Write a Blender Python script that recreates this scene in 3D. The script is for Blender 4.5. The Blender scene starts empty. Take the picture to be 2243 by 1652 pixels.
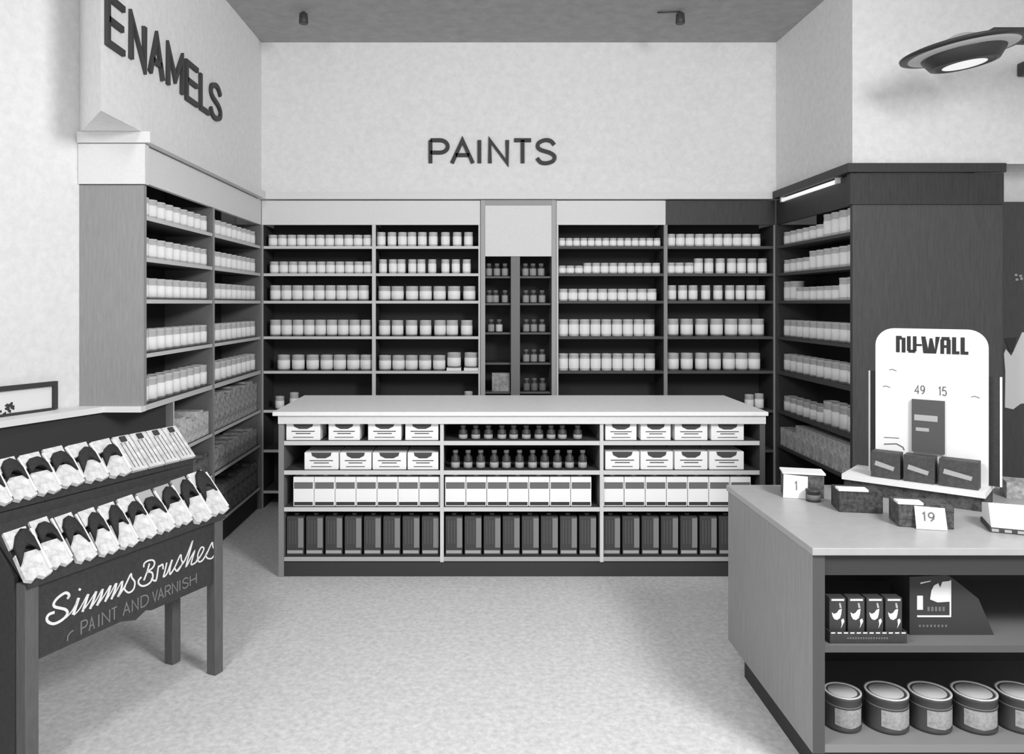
import bpy, math, random
from mathutils import Vector, Matrix
random.seed(7)
S = bpy.context.scene
C = S.collection
# ------------------------------------------------------------------ camera
F, CX, CY, EYE = 1700.0, 1050.0, 665.0, 1.65      # focal length and vanishing point in pixels of 2243x1652
cd = bpy.data.cameras.new('camera'); cam = bpy.data.objects.new('camera', cd); C.objects.link(cam)
cam.location = (0, 0, EYE); cam.rotation_euler = (math.radians(90), 0, 0)
cd.sensor_width = 36; cd.lens = F/2243*36
cd.shift_x = (1121.5-CX)/2243; cd.shift_y = -(826-CY)/2243
cd.clip_start = 0.05
S.camera = cam
# ------------------------------------------------------------------ world, added lights, exposure
w = bpy.data.worlds.new('room_daylight'); S.world = w; w.use_nodes = True
w.node_tree.nodes['Background'].inputs[0].default_value = (1, 1, 1, 1)
w.node_tree.nodes['Background'].inputs[1].default_value = 0.72
def area(name, loc, rot, sx, sy, power):
    d = bpy.data.lights.new(name, 'AREA'); d.shape = 'RECTANGLE'; d.size = sx; d.size_y = sy; d.energy = power
    o = bpy.data.objects.new(name, d); C.objects.link(o); o.location = loc; o.rotation_euler = rot
    return o
R = math.radians
area('added_key_light', (2.3, 0.4, 3.3), (R(60), 0, R(58)), 1.0, 1.0, 280)  # added unseen key light from the right; no ceiling fixture is built here
area('added_left_fill', (-1.3, 1.2, 3.45), (R(64), 0, R(-72)), 1.0, 1.0, 130)  # added unseen fill to brighten the right-hand walls, not a fitted lamp
area('added_front_fill', (-0.5, -6.5, 1.9), (R(88), 0, R(-2)), 7.0, 3.0, 200)  # added frontal fill behind the camera; no window stands there
S.view_settings.view_transform = 'Standard'; S.view_settings.look = 'None'
S.view_settings.gamma = 1; S.view_settings.use_curve_mapping = False
S.view_settings.exposure = -0.75
# ------------------------------------------------------------------ materials
MC = {}
def mat(name, g, rough=0.6, n=0.0, scale=30, emit=0, spec=0.3, stretch=None, metal=0):
    if name in MC: return MC[name]
    m = bpy.data.materials.new(name); m.use_nodes = True; nt = m.node_tree; b = nt.nodes['Principled BSDF']
    b.inputs['Roughness'].default_value = rough; b.inputs['Base Color'].default_value = (g, g, g, 1)
    b.inputs['Specular IOR Level'].default_value = spec; b.inputs['Metallic'].default_value = metal
    if emit:
        b.inputs['Emission Color'].default_value = (1, 1, 1, 1); b.inputs['Emission Strength'].default_value = emit
    if n:
        t = nt.nodes.new('ShaderNodeTexNoise'); t.inputs['Scale'].default_value = scale; t.inputs['Detail'].default_value = 6
        t.inputs['Roughness'].default_value = 0.7
        co = nt.nodes.new('ShaderNodeTexCoord'); mp = nt.nodes.new('ShaderNodeMapping')
        if stretch: mp.inputs['Scale'].default_value = stretch
        nt.links.new(co.outputs['Object'], mp.inputs[0]); nt.links.new(mp.outputs[0], t.inputs['Vector'])
        r = nt.nodes.new('ShaderNodeMapRange'); r.inputs[1].default_value = 0.3; r.inputs[2].default_value = 0.7
        r.inputs[3].default_value = g*(1-n); r.inputs[4].default_value = g*(1+n)
        nt.links.new(t.outputs['Fac'], r.inputs[0]); nt.links.new(r.outputs[0], b.inputs['Base Color'])
    MC[name] = m; return m
WALL = mat('white plaster', .80, .9, .07, 22)
CEIL = mat('grey ceiling board', .42, .9, .14, 9)
FLOOR = mat('speckled linoleum', .66, .55, .20, 38)
PALE = mat('pale enamel paint', .76, .5, .04, 60)
LIP = mat('pale shelf edging', .66, .5)
POST = mat('grey upright edge', .36, .5)
INNER = mat('dark board with recess shade', .045, .8)  # dark colour also stands in for the shade inside shelf recesses
SHELFM = mat('shelf board with recess shade', .07, .7)  # board colour darkened to carry the shade of the recess
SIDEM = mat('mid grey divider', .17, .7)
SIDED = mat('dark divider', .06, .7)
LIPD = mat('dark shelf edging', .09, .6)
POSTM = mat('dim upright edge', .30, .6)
DARKW = mat('dark wood and valance shade', .05, .5, .25, 8, stretch=(12, 12, 1))  # real dark wood; also carries the painted shade of the right corner valance
PANELW = mat('brown wood panel', .085, .5, .18, 8, stretch=(14, 14, 1))
LIGHTW = mat('light wood panel', .30, .5, .12, 8, stretch=(14, 14, 1))
MIDW = mat('counter side wood', .30, .5, .12, 8, stretch=(14, 14, 1))
TOPW = mat('counter top laminate', .40, .35, .06, 20)
TOPL = mat('pale counter top laminate', .90, .4, .05, 20)
CANW = mat('white paper label', .95, .6)
CANG = mat('grey tin', .55, .45, metal=0)
CANR = mat('bright tin rim', .62, .35)
CAND = mat('dark tin', .05, .4)
INK = mat('dark ink', .05, .7)
GREY = mat('grey ink', .16, .7)
LGREY = mat('light grey print', .42, .7)
LETTER = mat('dark cut out letter', .05, .6)
BLACK = mat('black painted board', .042, .6, .2, 60)
CARDW = mat('white card', .82, .7)
SLEEVE = mat('printed paper sleeve', .66, .7, .32, 26)
TINS = mat('tin side stripe', .24, .6)
TINL = mat('tin printed lines', .10, .6)
CREST = mat('dark crest ink', .07, .6)
LEGM = mat('grey painted wood leg', .11, .6, .2, 10, stretch=(10, 10, 1))
LEGL = mat('light front of leg', .26, .6, .15, 10, stretch=(10, 10, 1))
METAL = mat('dark lamp metal', .05, .4)
SHADE = mat('white lamp reflector', .8, .5)
GLOW = mat('lit diffuser', .8, .5, emit=1.0)
TUBE = mat('lit fluorescent tube', .8, .5, emit=1.2)
BRIS = mat('dark bristles', .03, .8, .4, 160, stretch=(1, .06, 1))
SCRIPT = mat('cream sign lettering', .80, .6)
SCRIPT2 = mat('faded sign lettering', .22, .6)
# ------------------------------------------------------------------ helpers
def setp(o, label=None, cat=None, group=None, kind=None):
    if label: o['label'] = label
    if cat: o['category'] = cat
    if group: o['group'] = group
    if kind: o['kind'] = kind
    return o
WM = {}
def empty(name, loc, rz=0, label=None, cat=None, group=None):
    o = bpy.data.objects.new(name, None); C.objects.link(o); o.location = loc; o.rotation_euler = (0, 0, rz)
    o.empty_display_size = .05
    WM[o] = Matrix.Translation(Vector(loc)) @ Matrix.Rotation(rz, 4, 'Z')
    return setp(o, label, cat, group)
class MB:
    def __init__(s): s.v = []; s.f = []; s.m = []; s.sm = []; s.T = None
    def add(s, vs, fs, m=0, smooth=False):
        b = len(s.v)
        for v in vs:
            v = Vector(v)
            s.v.append(s.T @ v if s.T else v)
        for f in fs: s.f.append([b+i for i in f]); s.m.append(m); s.sm.append(smooth)
        return s
    def box(s, x0, x1, y0, y1, z0, z1, m=0, fm=None):
        # fm: dict face->material  (front = -y, back = +y, left, right, top, bottom)
        v = [(x0,y0,z0),(x1,y0,z0),(x1,y1,z0),(x0,y1,z0),(x0,y0,z1),(x1,y0,z1),(x1,y1,z1),(x0,y1,z1)]
        fs = {'bottom':(0,3,2,1),'top':(4,5,6,7),'front':(0,1,5,4),'right':(1,2,6,5),'back':(2,3,7,6),'left':(3,0,4,7)}
        b = len(s.v); s.add(v, [], 0)
        for k, f in fs.items():
            s.f.append([b+i for i in f]); s.m.append((fm or {}).get(k, m)); s.sm.append(False)
        return s
    def prism(s, poly, fn, m=0):
        # poly: 2D outline; fn(p, t) -> 3D with t = 0 / 1
        n = len(poly)
        v = [fn(p, 0) for p in poly] + [fn(p, 1) for p in poly]
        fs = [tuple(range(n))[::-1], tuple(range(n, 2*n))] + [(i, (i+1) % n, n+(i+1) % n, n+i) for i in range(n)]
        return s.add(v, fs, m)
    def lathe(s, prof, seg=20, c=(0,0,0), m=0, axis='z', smooth=True, mats=None):
        vs = []; n = len(prof)
        for r, z in prof:
            for k in range(seg):
                a = 2*math.pi*k/seg
                vs.append((c[0]+r*math.cos(a), c[1]+r*math.sin(a), c[2]+z))
        b = len(s.v); s.add(vs, [])
        for i in range(n-1):
            for k in range(seg):
                s.f.append([b+i*seg+k, b+i*seg+(k+1) % seg, b+(i+1)*seg+(k+1) % seg, b+(i+1)*seg+k])
                s.m.append(mats[i] if mats else m); s.sm.append(smooth)
        for i, rev in ((0, True), (n-1, False)):
            if prof[i][0] > 1e-6:
                f = [b+i*seg+k for k in range(seg)]
                s.f.append(f[::-1] if rev else f); s.m.append((mats[0] if rev else mats[-1]) if mats else m); s.sm.append(False)
        return s
    def tube(s, pts, r, seg=8, m=0):
        pts = [Vector(p) for p in pts]; b = len(s.v); vs = []
        for i, p in enumerate(pts):
            d = (pts[min(i+1, len(pts)-1)]-pts[max(i-1, 0)]).normalized()
            a = d.orthogonal().normalized(); c2 = d.cross(a)
            for k in range(seg):
                t = 2*math.pi*k/seg; vs.append(p+a*(r*math.cos(t))+c2*(r*math.sin(t)))
        fs = [(i*seg+k, i*seg+(k+1) % seg, (i+1)*seg+(k+1) % seg, (i+1)*seg+k) for i in range(len(pts)-1) for k in range(seg)]
        fs += [tuple(range(seg))[::-1], tuple(range((len(pts)-1)*seg, len(pts)*seg))]
        return s.add(vs, fs, m, True)
    def ribbon(s, pts, wd, fn, closed=False, m=0):
        # mitred stroke: pts 2D, width wd (number or list); fn((x,y), t) -> 3D, t 0 back / 1 front
        P = []
        for p in pts:
            if not P or (Vector(p)-P[-1]).length > 1e-6: P.append(Vector(p))
        n = len(P); L = []; Rr = []
        for i in range(n):
            a = (P[i]-P[i-1]) if i else (P[1]-P[0]); b = (P[i+1]-P[i]) if i < n-1 else (P[n-1]-P[n-2])
            a = a.normalized(); b = b.normalized(); t = a+b
            t = t.normalized() if t.length > .2 else b
            nn = Vector((-t.y, t.x)); k = max(.45, abs(nn.dot(Vector((-b.y, b.x)))))
            h = (wd[i] if isinstance(wd, (list, tuple)) else wd)/2/k
            L.append(P[i]+nn*h); Rr.append(P[i]-nn*h)
        v = []
        for i in range(n): v += [fn(L[i], 0), fn(Rr[i], 0), fn(L[i], 1), fn(Rr[i], 1)]
        fs = [(1, 0, 2, 3), (4*n-4, 4*n-3, 4*n-1, 4*n-2)]
        for i in range(n-1):
            a = 4*i; b = a+4
            fs += [(a, b, b+2, a+2), (b+1, a+1, a+3, b+3), (a+2, b+2, b+3, a+3), (b, a, a+1, b+1)]
        return s.add(v, fs, m)
    def build(s, name, mats, parent=None, origin=None, bevel=0, weighted=False):
        if not isinstance(mats, (list, tuple)): mats = [mats]
        if parent is not None: inv = WM[parent].inverted() if parent in WM else Matrix.Identity(4)
        else:
            if origin is None:
                xs = [v.x for v in s.v]; ys = [v.y for v in s.v]; zs = [v.z for v in s.v]
                origin = ((min(xs)+max(xs))/2, (min(ys)+max(ys))/2, min(zs))
            inv = Matrix.Translation(-Vector(origin))
        me = bpy.data.meshes.new(name)
        me.from_pydata([inv @ v for v in s.v], [], s.f)
        for m in mats: me.materials.append(m)
        for i, p in enumerate(me.polygons): p.material_index = min(s.m[i], len(mats)-1); p.use_smooth = s.sm[i]
        me.update()
        o = bpy.data.objects.new(name, me); C.objects.link(o)
        if parent is not None:
            o.parent = parent; WM[o] = WM.get(parent, Matrix.Identity(4))
        else:
            o.location = origin; WM[o] = Matrix.Translation(Vector(origin))
        if bevel:
            bv = o.modifiers.new('bevel', 'BEVEL'); bv.width = bevel; bv.segments = 2; bv.limit_method = 'ANGLE'
        return o
def box(name, x0, x1, y0, y1, z0, z1, mats, parent=None, bevel=0, fm=None):
    return MB().box(x0, x1, y0, y1, z0, z1, 0, fm).build(name, mats, parent, bevel=bevel)
KIDS = {}
def dup(root, loc, rz=0, label=None, group=None):
    r = root.copy(); C.objects.link(r); r.location = loc; r.rotation_euler = (0, 0, rz)
    if label: r['label'] = label
    if group: r['group'] = group
    if root not in KIDS: KIDS[root] = list(root.children)
    for ch in KIDS[root]:
        c = ch.copy(); C.objects.link(c); c.parent = r
        if ch not in KIDS: KIDS[ch] = list(ch.children)
        for g in KIDS[ch]:
            d = g.copy(); C.objects.link(d); d.parent = c
    return r
def struct(o): o['kind'] = 'structure'; return o
def lerp(a, b, t): return a+(b-a)*t
def smooth(pts, k=5):
    P = [Vector(p) for p in pts]; out = []
    for i in range(len(P)-1):
        p0 = P[max(i-1, 0)]; p1 = P[i]; p2 = P[i+1]; p3 = P[min(i+2, len(P)-1)]
        for j in range(k):
            t = j/k
            out.append(.5*((2*p1)+(p2-p0)*t+(2*p0-5*p1+4*p2-p3)*t*t+(3*p1-p0-3*p2+p3)*t**3))
    out.append(P[-1]); return out
# stroke alphabet, cap height 1
def arc(cx, cy, rx, ry, a0, a1, n=12):
    return [(cx+rx*math.cos(math.radians(a0+(a1-a0)*i/n)), cy+ry*math.sin(math.radians(a0+(a1-a0)*i/n))) for i in range(n+1)]
GL = {
 'P': (.62, [[(0,0),(0,1)], [(0,1),(.34,1)]+arc(.34,.73,.28,.27,90,-90)+[(0,.46)]]),
 'A': (.74, [[(0,0),(.37,1),(.74,0)], [(.13,.35),(.61,.35)]]),
 'I': (.0, [[(0,0),(0,1)]]),
 'N': (.66, [[(0,0),(0,1),(.66,0),(.66,1)]]),
 'T': (.68, [[(0,1),(.68,1)], [(.34,1),(.34,0)]]),
 'S': (.62, [smooth([(.62,.80),(.48,.97),(.27,1.0),(.06,.88),(.03,.70),(.15,.57),(.46,.45),(.62,.30),(.58,.10),(.36,0),(.14,.03),(0,.22)], 4)]),
 'E': (.5, [[(.5,1),(0,1),(0,0),(.5,0)], [(0,.52),(.46,.52)]]),
 'M': (.84, [[(0,0),(0,1),(.42,.28),(.84,1),(.84,0)]]),
 'L': (.48, [[(0,1),(0,0),(.48,0)]]),
 'R': (.62, [[(0,0),(0,1)], [(0,1),(.34,1)]+arc(.34,.74,.26,.26,90,-90)+[(0,.48)], [(.3,.48),(.62,0)]]),
 'D': (.66, [[(0,0),(0,1),(.22,1)]+arc(.22,.5,.44,.5,90,-90)+[(0,0)]]),
 'V': (.7, [[(0,1),(.35,0),(.7,1)]]),
 'H': (.64, [[(0,0),(0,1)], [(.64,0),(.64,1)], [(0,.52),(.64,.52)]]),
 '1': (.2, [[(0,.82),(.2,1),(.2,0)]]),
 '4': (.6, [[(.45,0),(.45,1),(0,.3),(.6,.3)]]),
 '5': (.55, [[(.5,1),(.08,1),(.03,.56),(.28,.64)]+arc(.27,.31,.27,.31,70,-150)]),
 '9': (.55, [arc(.28,.7,.27,.3,0,360), [(.55,.7),(.5,.3),(.2,0)]]),
}
# ================================================================== SETTING
ZC = 3.753          # ceiling
YB = 6.25           # front plane of the wall shelving
XL, XR = -1.755, 2.39
ZT = 2.545          # top of the cornice
box_ = box
struct(box('floor', -4.5, 4.6, -3.0, 7.0, -.1, 0, FLOOR))
struct(box('ceiling', -4.5, 4.6, -1.5, 7.0, ZC, ZC+.1, CEIL))
m = MB(); m.box(XL, XR, YB, 6.85, ZT, ZC); m.box(-2.3, 3.6, 6.66, 6.85, 0, ZT)
struct(m.build('wall_back', WALL))
# left wall: soffit flush with the shelving, side wall behind it, then the wall turning out toward the shopper
m = MB()
fz = lambda z0, z1: (lambda p, t: (p[0], p[1], z1 if t else z0))
m.prism([(XL, YB-.0005), (-2.45, YB-.0005), (-2.45, 4.061), (-2.093, 4.061), (XL, 3.60)], fz(ZT, ZC-.001))
m.prism([(-2.093, 6.65), (-2.093, 4.06), (-2.093-.4, 4.06-.9), (-2.093-.55, 4.06-.9), (-2.25, 4.06), (-2.25, 6.65)], fz(0, ZT))
e = (-2.093-.445*3.4, .66)
m.prism([(-2.093, 4.06), (-2.35, 4.06), (e[0]-.25, e[1]), e], fz(0, ZC-.0005))
struct(m.build('wall_left', WALL))
m = MB()
m.box(XR, 4.5, 4.972, 6.85, ZT, ZC-.0005)
m.box(3.352, 4.5, 5.25, 5.40, 2.335, ZT)
struct(m.build('wall_right', WALL))
struct(box('wall_right_panelling', 3.352, 4.5, 5.22, 5.40, 0, 2.334, PANELW))
# cornice above the shelving, running round the alcove
for nm, pl in (('trim_1', [(-2.09, 4.03), (XL+.045, 4.03), (XL+.045, YB-.045), (XL-.03, YB-.045), (XL-.03, 4.06), (-2.09, 4.06)]),
               ('trim_2', [(XL+.046, YB-.045), (XR-.046, YB-.045), (XR-.046, YB+.03), (XL+.046, YB+.03)])):
    struct(MB().prism(pl, fz(2.487, ZT-.001)).build(nm, PALE))
struct(MB().prism([(XR-.045, YB-.045), (XR-.045, 4.935), (3.352, 4.935), (3.352, 4.968), (XR+.03, 4.968), (XR+.03, YB-.045)], fz(2.487, ZT-.001)).build('trim_3', DARKW))
# ================================================================== SIGN LETTERS
def letter(ch, place, wd, x0, x1, label, cat, group):
    gw, st = GL[ch]; m = MB(); sx = (x1-x0-wd)/gw if gw else 1
    for s_ in st:
        m.ribbon([(x0+wd/2+p[0]*sx, p[1]) for p in s_], wd, place)
    return setp(m.build('sign_letter', LETTER), label, cat, group)
z0, z1 = 2.764, 2.978; H = z1-z0
for ch, a, b, k in (('P',939,985,''),('A',986,1040,''),('I',1046,1056,''),('N',1069,1115,''),('T',1122,1167,''),('S',1172,1218,'')):
    x0, x1 = (a-CX)/272, (b-CX)/272
    # width of strokes in metres; glyph y is unit height so scale it by a local mapping
    gw, st = GL[ch]; m = MB(); wd = .030; sx = (x1-x0-wd)/gw if gw else 1
    for s_ in st:
        m.ribbon([(x0+wd/2+p[0]*sx, z0+.015+p[1]*(H-.03)) for p in s_], wd, lambda p, t: (p[0], YB-.001-.018*t, p[1]))
    setp(m.build('sign_letter', LETTER), 'dark letter %s of the sign PAINTS on the back wall' % ch, 'letter', 'letters of the sign PAINTS')
dz = lambda px: F*1.755/(CX-px)
names = [('E','first E'),('N','letter N'),('A','letter A'),('M','letter M'),('E','second E'),('L','letter L'),('S','letter S')]
zz0, zz1 = 2.862, 3.107
for (ch, nm), (a, b) in zip(names, ((228,270),(280,315),(322,355),(362,397),(403,431),(434,456),(456,481))):
    y0, y1 = dz(a), dz(b); gw, st = GL[ch]; m = MB(); wd = .030; sx = (y1-y0-wd)/gw
    for s_ in st:
        m.ribbon([(y0+wd/2+p[0]*sx, zz0+.015+p[1]*(zz1-zz0-.03)) for p in s_], wd, lambda p, t: (XL+.001+.018*t, p[0], p[1]))
    setp(m.build('sign_letter', LETTER), 'dark %s of the sign ENAMELS on the left wall' % nm, 'letter', 'letters of the sign ENAMELS')
# ================================================================== CANS
def can_parts(root, r, h, dark=False, seg=20):
    lab = CANW if not dark else LGREY
    bd = MB().lathe([(r*.97, 0), (r, .004), (r, h*.10), (r*.985, h*.11), (r*.985, h*.90), (r, h*.91), (r, h*.96)], seg, mats=[2, 2, 0, 0, 0, 1]).build('body', [CANG, CANR, GREY], root)
    MB().lathe([(r*.995, h*.14), (r*1.012, h*.145), (r*1.012, h*.66), (r*.995, h*.665)], seg).build('label', [lab], bd)
    MB().lathe([(r*1.0, h*.955), (r*1.0, h), (r*.88, h), (r*.86, h*.965), (r*.80, h*.96), (0, h*.955)], seg).build('lid', [CANR if not dark else LGREY], root)
PROTO = {}
def can(r, h, loc, label, group, big=True):
    key = (round(r, 3), round(h, 3), big)
    if key not in PROTO:
        if big:
            t = empty('paint_can', loc, 0, label, 'paint can', group)
            # parts are built around the origin
            WMs = WM.pop(t); can_parts(t, r, h); WM[t] = WMs
        else:
            t = MB().lathe([(r*.97, 0), (r, h*.02), (r, h*.12), (r*1.01, h*.13), (r*1.01, h*.70), (r*.97, h*.71), (r*.97, h*.90), (r, h*.91), (r, h), (r*.86, h), (r*.84, h*.96), (0, h*.955)], 16,
                           mats=[1, 1, 1, 2, 1, 0, 0, 1, 1, 1, 1]).build('paint_can', [CANG, CANR, CANW], None, origin=(0, 0, 0))
            t.location = loc; setp(t, label, 'paint can', group)
        PROTO[key] = t; return t
    return dup(PROTO[key], loc, random.uniform(-.4, .4), label, group)
# ================================================================== WALL SHELVING, BACK
SHZ = [2.091, 1.871, 1.650, 1.363, 1.085]           # underside of each shelf lip
def lerp(a, b, t): return a+(b-a)*t
BD = .34
def back_bay(x0, x1, label, shade_valance=False, left_post=LIP, right_post=LIP, lip=LIP):
    t = empty('wall_shelf', ((x0+x1)/2, YB+BD/2, 0), 0, label, 'shelf unit', 'shelf bays along the back wall')
    tk = .015
    box('side_panel', x0, x0+tk, YB, YB+BD, 0, 2.283, [SIDED, left_post], t, fm={'front': 1})
    box('side_panel', x1-tk, x1, YB, YB+BD, 0, 2.283, [SIDED, right_post], t, fm={'front': 1})
    box('back_panel', x0+tk, x1-tk, YB+BD-.015, YB+BD, 0, 2.48, INNER, t)
    for z in SHZ+[.77, .45, .12]:
        box('shelf', x0+tk, x1-tk, YB+.004, YB+BD-.016, z, z+.022, [SHELFM, lip], t, fm={'front': 1})
    box('valance', x0+.0002, x1-.0002, YB+.002, YB+.03, 2.284, 2.48, DARKW if shade_valance else PALE, t)  # dark version paints the shade over the right corner bay into the board
    return t
X = lambda px: (px-CX)/272
bays = [(X(573), X(819), 'shelf bay of cans in the left corner of the back wall', False),
        (X(819), X(1052), 'pale edged shelf bay of larger cans just left of the central cabinet', False),
        (X(1219), X(1458), 'shelf bay of small close-packed cans just right of the central cabinet', False),
        (X(1458), X(1698), 'shelf bay of cans under a shaded valance in the right corner of the back wall', True)]
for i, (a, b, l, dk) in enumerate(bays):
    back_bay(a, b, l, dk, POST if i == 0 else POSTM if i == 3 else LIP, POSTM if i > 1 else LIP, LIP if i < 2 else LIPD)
bayname = ['left corner bay', 'bay left of the central cabinet', 'bay right of the central cabinet', 'right corner bay']
rowname = ['top shelf', 'second shelf', 'third shelf', 'fourth shelf', 'fifth shelf']
def lin(a, b, n): return [a+(b-a)*i/(n-1) for i in range(n)]
ROWS = {
 (0,0): (lin(594,803,11), 25), (0,1): (lin(597,804,11), 26), (0,2): (lin(599,794,9), 34), (0,3): (lin(599,799,9), 36), (0,4): ([617,649,681,712,741,771,800], 34),
 (1,0): ([832,857,880,901,924,948,975,1001,1026], 31), (1,1): ([837,859,878,902,922,946,975,998,1022], 31),
 (1,2): ([840,869,901,931,962,994,1028], 32), (1,3): ([840,869,900,931,963,990,1022], 35), (1,4): ([841,871,900,930,961,994,1032], 33),
 (2,0): (lin(1232,1442,14), 18), (2,1): (lin(1232,1440,12), 23), (2,2): (lin(1235,1431,10), 26), (2,3): (lin(1235,1426,9), 37), (2,4): (lin(1235,1427,9), 37),
 (3,0): (lin(1473,1661,10), 27), (3,1): ([1471,1492,1513,1534,1557,1582,1607,1629,1652,1675], 33),
 (3,2): ([1475,1499,1522,1550,1577,1603,1626,1650,1671], 34), (3,3): ([1477,1509,1542,1575,1607,1637,1666], 38), (3,4): ([1478,1509,1541,1571,1602,1630,1658], 38)}
for (bi, ri), (xs, hp) in ROWS.items():
    gap = min(xs[i+1]-xs[i] for i in range(len(xs)-1))
    r = gap/272*.475; z = SHZ[ri]+.0225
    lab = 'white-labelled paint can on the %s of the %s' % (rowname[ri], bayname[bi])
    grp = 'cans on the %s, %s' % (rowname[ri], bayname[bi])
    big = ri >= 2 and bi != 2
    r = math.floor(r/.001)*.001
    for i, x in enumerate(xs):
        h = hp/272; rr = r; zz = z; l = lab; g = grp
        if (bi, ri) == (3, 1) and i < 3: h *= .72; l = 'shorter white can at the left of the second shelf, right corner bay'; g = 'short cans on the second shelf, right corner bay'
        if (bi, ri) == (2, 1) and i < 3: h *= .75; l = 'shorter white can at the left of the second shelf, bay right of the cabinet'; g = 'short cans on the second shelf, bay right of the cabinet'
        if (bi, ri) == (1, 4) and i >= 5:
            bx = X(x); rr = .055
            o = box('carton', bx-.058, bx+.058, YB+.012, YB+.15, z, z+.022, CANW)
            setp(o, 'flat white carton under the %s large can left of the central cabinet' % ('last' if i == 6 else 'next to last'), 'carton', 'flat cartons under raised cans')
            zz = z+.0225; l = '%s large can standing on a flat white carton left of the central cabinet' % ('Last' if i == 6 else 'Next to last'); g = 'large cans raised on cartons'
        x_ = min(max(X(x), X(bays[bi][0]*272+CX)+.016+rr), bays[bi][1]-.017-rr)
        can(rr, round(h, 3), (x_, YB+.02+rr*1.02, zz), l, g, big)
# ---------------------------------------------------------------- central cabinet
x0, x1 = X(1053), X(1218)
t = empty('display_cabinet', ((x0+x1)/2, YB+.15, 0), 0, 'tall grey framed cabinet with a blank pale header in the middle of the back wall', 'cabinet')
for a, b in ((x0, x0+.036), (x1-.036, x1)):
    box('side_panel', a, b, YB-.01, YB+BD, 0, 2.484, [SIDEM, mat('grey cabinet frame', .42, .5)], t, fm={'front': 1})
box('top_rail', x0+.0365, x1-.0365, YB-.01, YB+.05, 2.44, 2.484, POST, t)
box('header_panel', x0+.0365, x1-.0365, YB-.006, YB+.05, 2.03, 2.439, PALE, t)
xm = X(1129)
box('centre_post', xm-.036, xm+.036, YB-.006, YB+BD-.02, 0, 2.028, [SIDEM, mat('dim grey post', .20, .5)], t, fm={'front': 1})
box('back_panel', x0+.0365, x1-.0365, YB+BD-.018, YB+BD, 0, 2.44, INNER, t)
CZ = [1.855, 1.637, 1.40, 1.155, .92]
for z in CZ:
    for a, b in ((x0+.0365, xm-.0365), (xm+.0365, x1-.0365)):
        box('shelf', a, b, YB+.03, YB+BD-.02, z, z+.016, [SHELFM, mat('dim shelf edge', .12, .6)], t, fm={'front': 1})
# jars in the cabinet
def jar(r, h, loc, label, group, g):
    key = ('jar', g)
    if key not in PROTO:
        o = MB().lathe([(r*.9, 0), (r, h*.06), (r, h*.60), (r*.62, h*.76), (r*.62, h*.80), (r*.72, h*.81), (r*.72, h), (0, h)], 16, mats=[0, 1, 0, 0, 2, 2, 2]).build('jar', [CAND, mat('jar label %s' % g, g, .6), GREY], None, origin=(0, 0, 0))
        o.location = loc; setp(o, label, 'jar', group); PROTO[key] = o; return o
    return dup(PROTO[key], loc, 0, label, group)
jn = ['top shelf', 'second shelf', 'third shelf', 'fourth shelf', 'bottom shelf']
for ri, (z, ls, rs) in enumerate(zip(CZ, ([1071,1089,1107], [1072,1086,1107], [1076,1094], [], []), ([1152,1169,1187], [1153,1170,1189], [1154,1171,1189], [1154,1171,1189], [1155,1172,1190]))):
    for side, xs in (('left', ls), ('right', rs)):
        for i, x in enumerate(xs):
            g = .62 if (ri, side, i) == (2, 'left', 1) else (.34 if ri != 4 else .16)
            if g == .62: l, gr = 'brightest jar, with a white label, on the third shelf of the central cabinet', None
            else: l, gr = 'small grey-labelled jar, %s, %s side of the central cabinet' % (jn[ri], side), 'jars on the %s, %s side of the central cabinet' % (jn[ri], side)
            o = jar(.028, .105, (X(x), YB+.09, z+.0165), l, gr, g)
            if gr is None and 'group' in o: del o['group']
o = MB().box(X(1078), X(1117), YB+.05, YB+.12, .937, 1.085).build('carton', [mat('mottled carton', .34, .7, .5, 25)])
setp(o, 'mottled grey carton at the foot of the left side of the central cabinet', 'carton')
# ================================================================== WALL SHELVING, LEFT
def side_unit(y0, y1, sgn, xf, label, group, pale, end=None, ylow=None):
    # sgn -1: body extends to -x from the front plane xf
    t = empty('wall_shelf', (xf+sgn*.17, (y0+y1)/2, 0), 0, label, 'shelf unit', group)
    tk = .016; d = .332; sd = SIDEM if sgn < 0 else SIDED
    fx = 'right' if sgn < 0 else 'left'
    def bx(n, a, b, ya, yb, za, zb, mt, fm=None):
        xa, xb = sorted((xf+sgn*a, xf+sgn*b)); return box(n, xa, xb, ya, yb, za, zb, mt, t, fm=fm)
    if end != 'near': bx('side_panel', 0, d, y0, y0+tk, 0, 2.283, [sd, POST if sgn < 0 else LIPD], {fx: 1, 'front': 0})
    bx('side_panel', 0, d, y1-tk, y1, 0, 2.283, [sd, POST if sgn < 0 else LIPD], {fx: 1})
    ya = y0+(tk if end != 'near' else .034)
    bx('back_panel', d-.014, d, ya, y1-tk, .1, 2.48, INNER)
    for z in SHZ+[.775, .50, .16]:
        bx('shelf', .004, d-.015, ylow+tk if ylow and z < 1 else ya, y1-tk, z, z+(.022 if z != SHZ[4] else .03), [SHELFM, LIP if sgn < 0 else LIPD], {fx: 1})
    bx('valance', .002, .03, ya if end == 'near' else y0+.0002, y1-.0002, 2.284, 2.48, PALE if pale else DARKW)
    if ylow: bx('side_panel', 0, d-.015, ylow, ylow+tk, 0, SHZ[4]-.0005, [SIDEM, LIP], {fx: 1, 'front': 0})
    bx('kick_board', .03, .05, ylow+tk if ylow else ya, y1-tk, 0, .158, INNER)
    return t
YD = 5.13
tl = side_unit(4.06, YD, -1, XL, 'near section of the left wall shelves beside the pale end panel', 'shelf sections along the left wall', True, 'near', 4.45)
box('end_panel', -2.092, XL, 4.06, 4.093, 1.1145, 2.27, LIGHTW, tl)
box('end_header', -2.092, XL+.012, 4.046, 4.093, 2.274, 2.484, PALE, tl)
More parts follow.
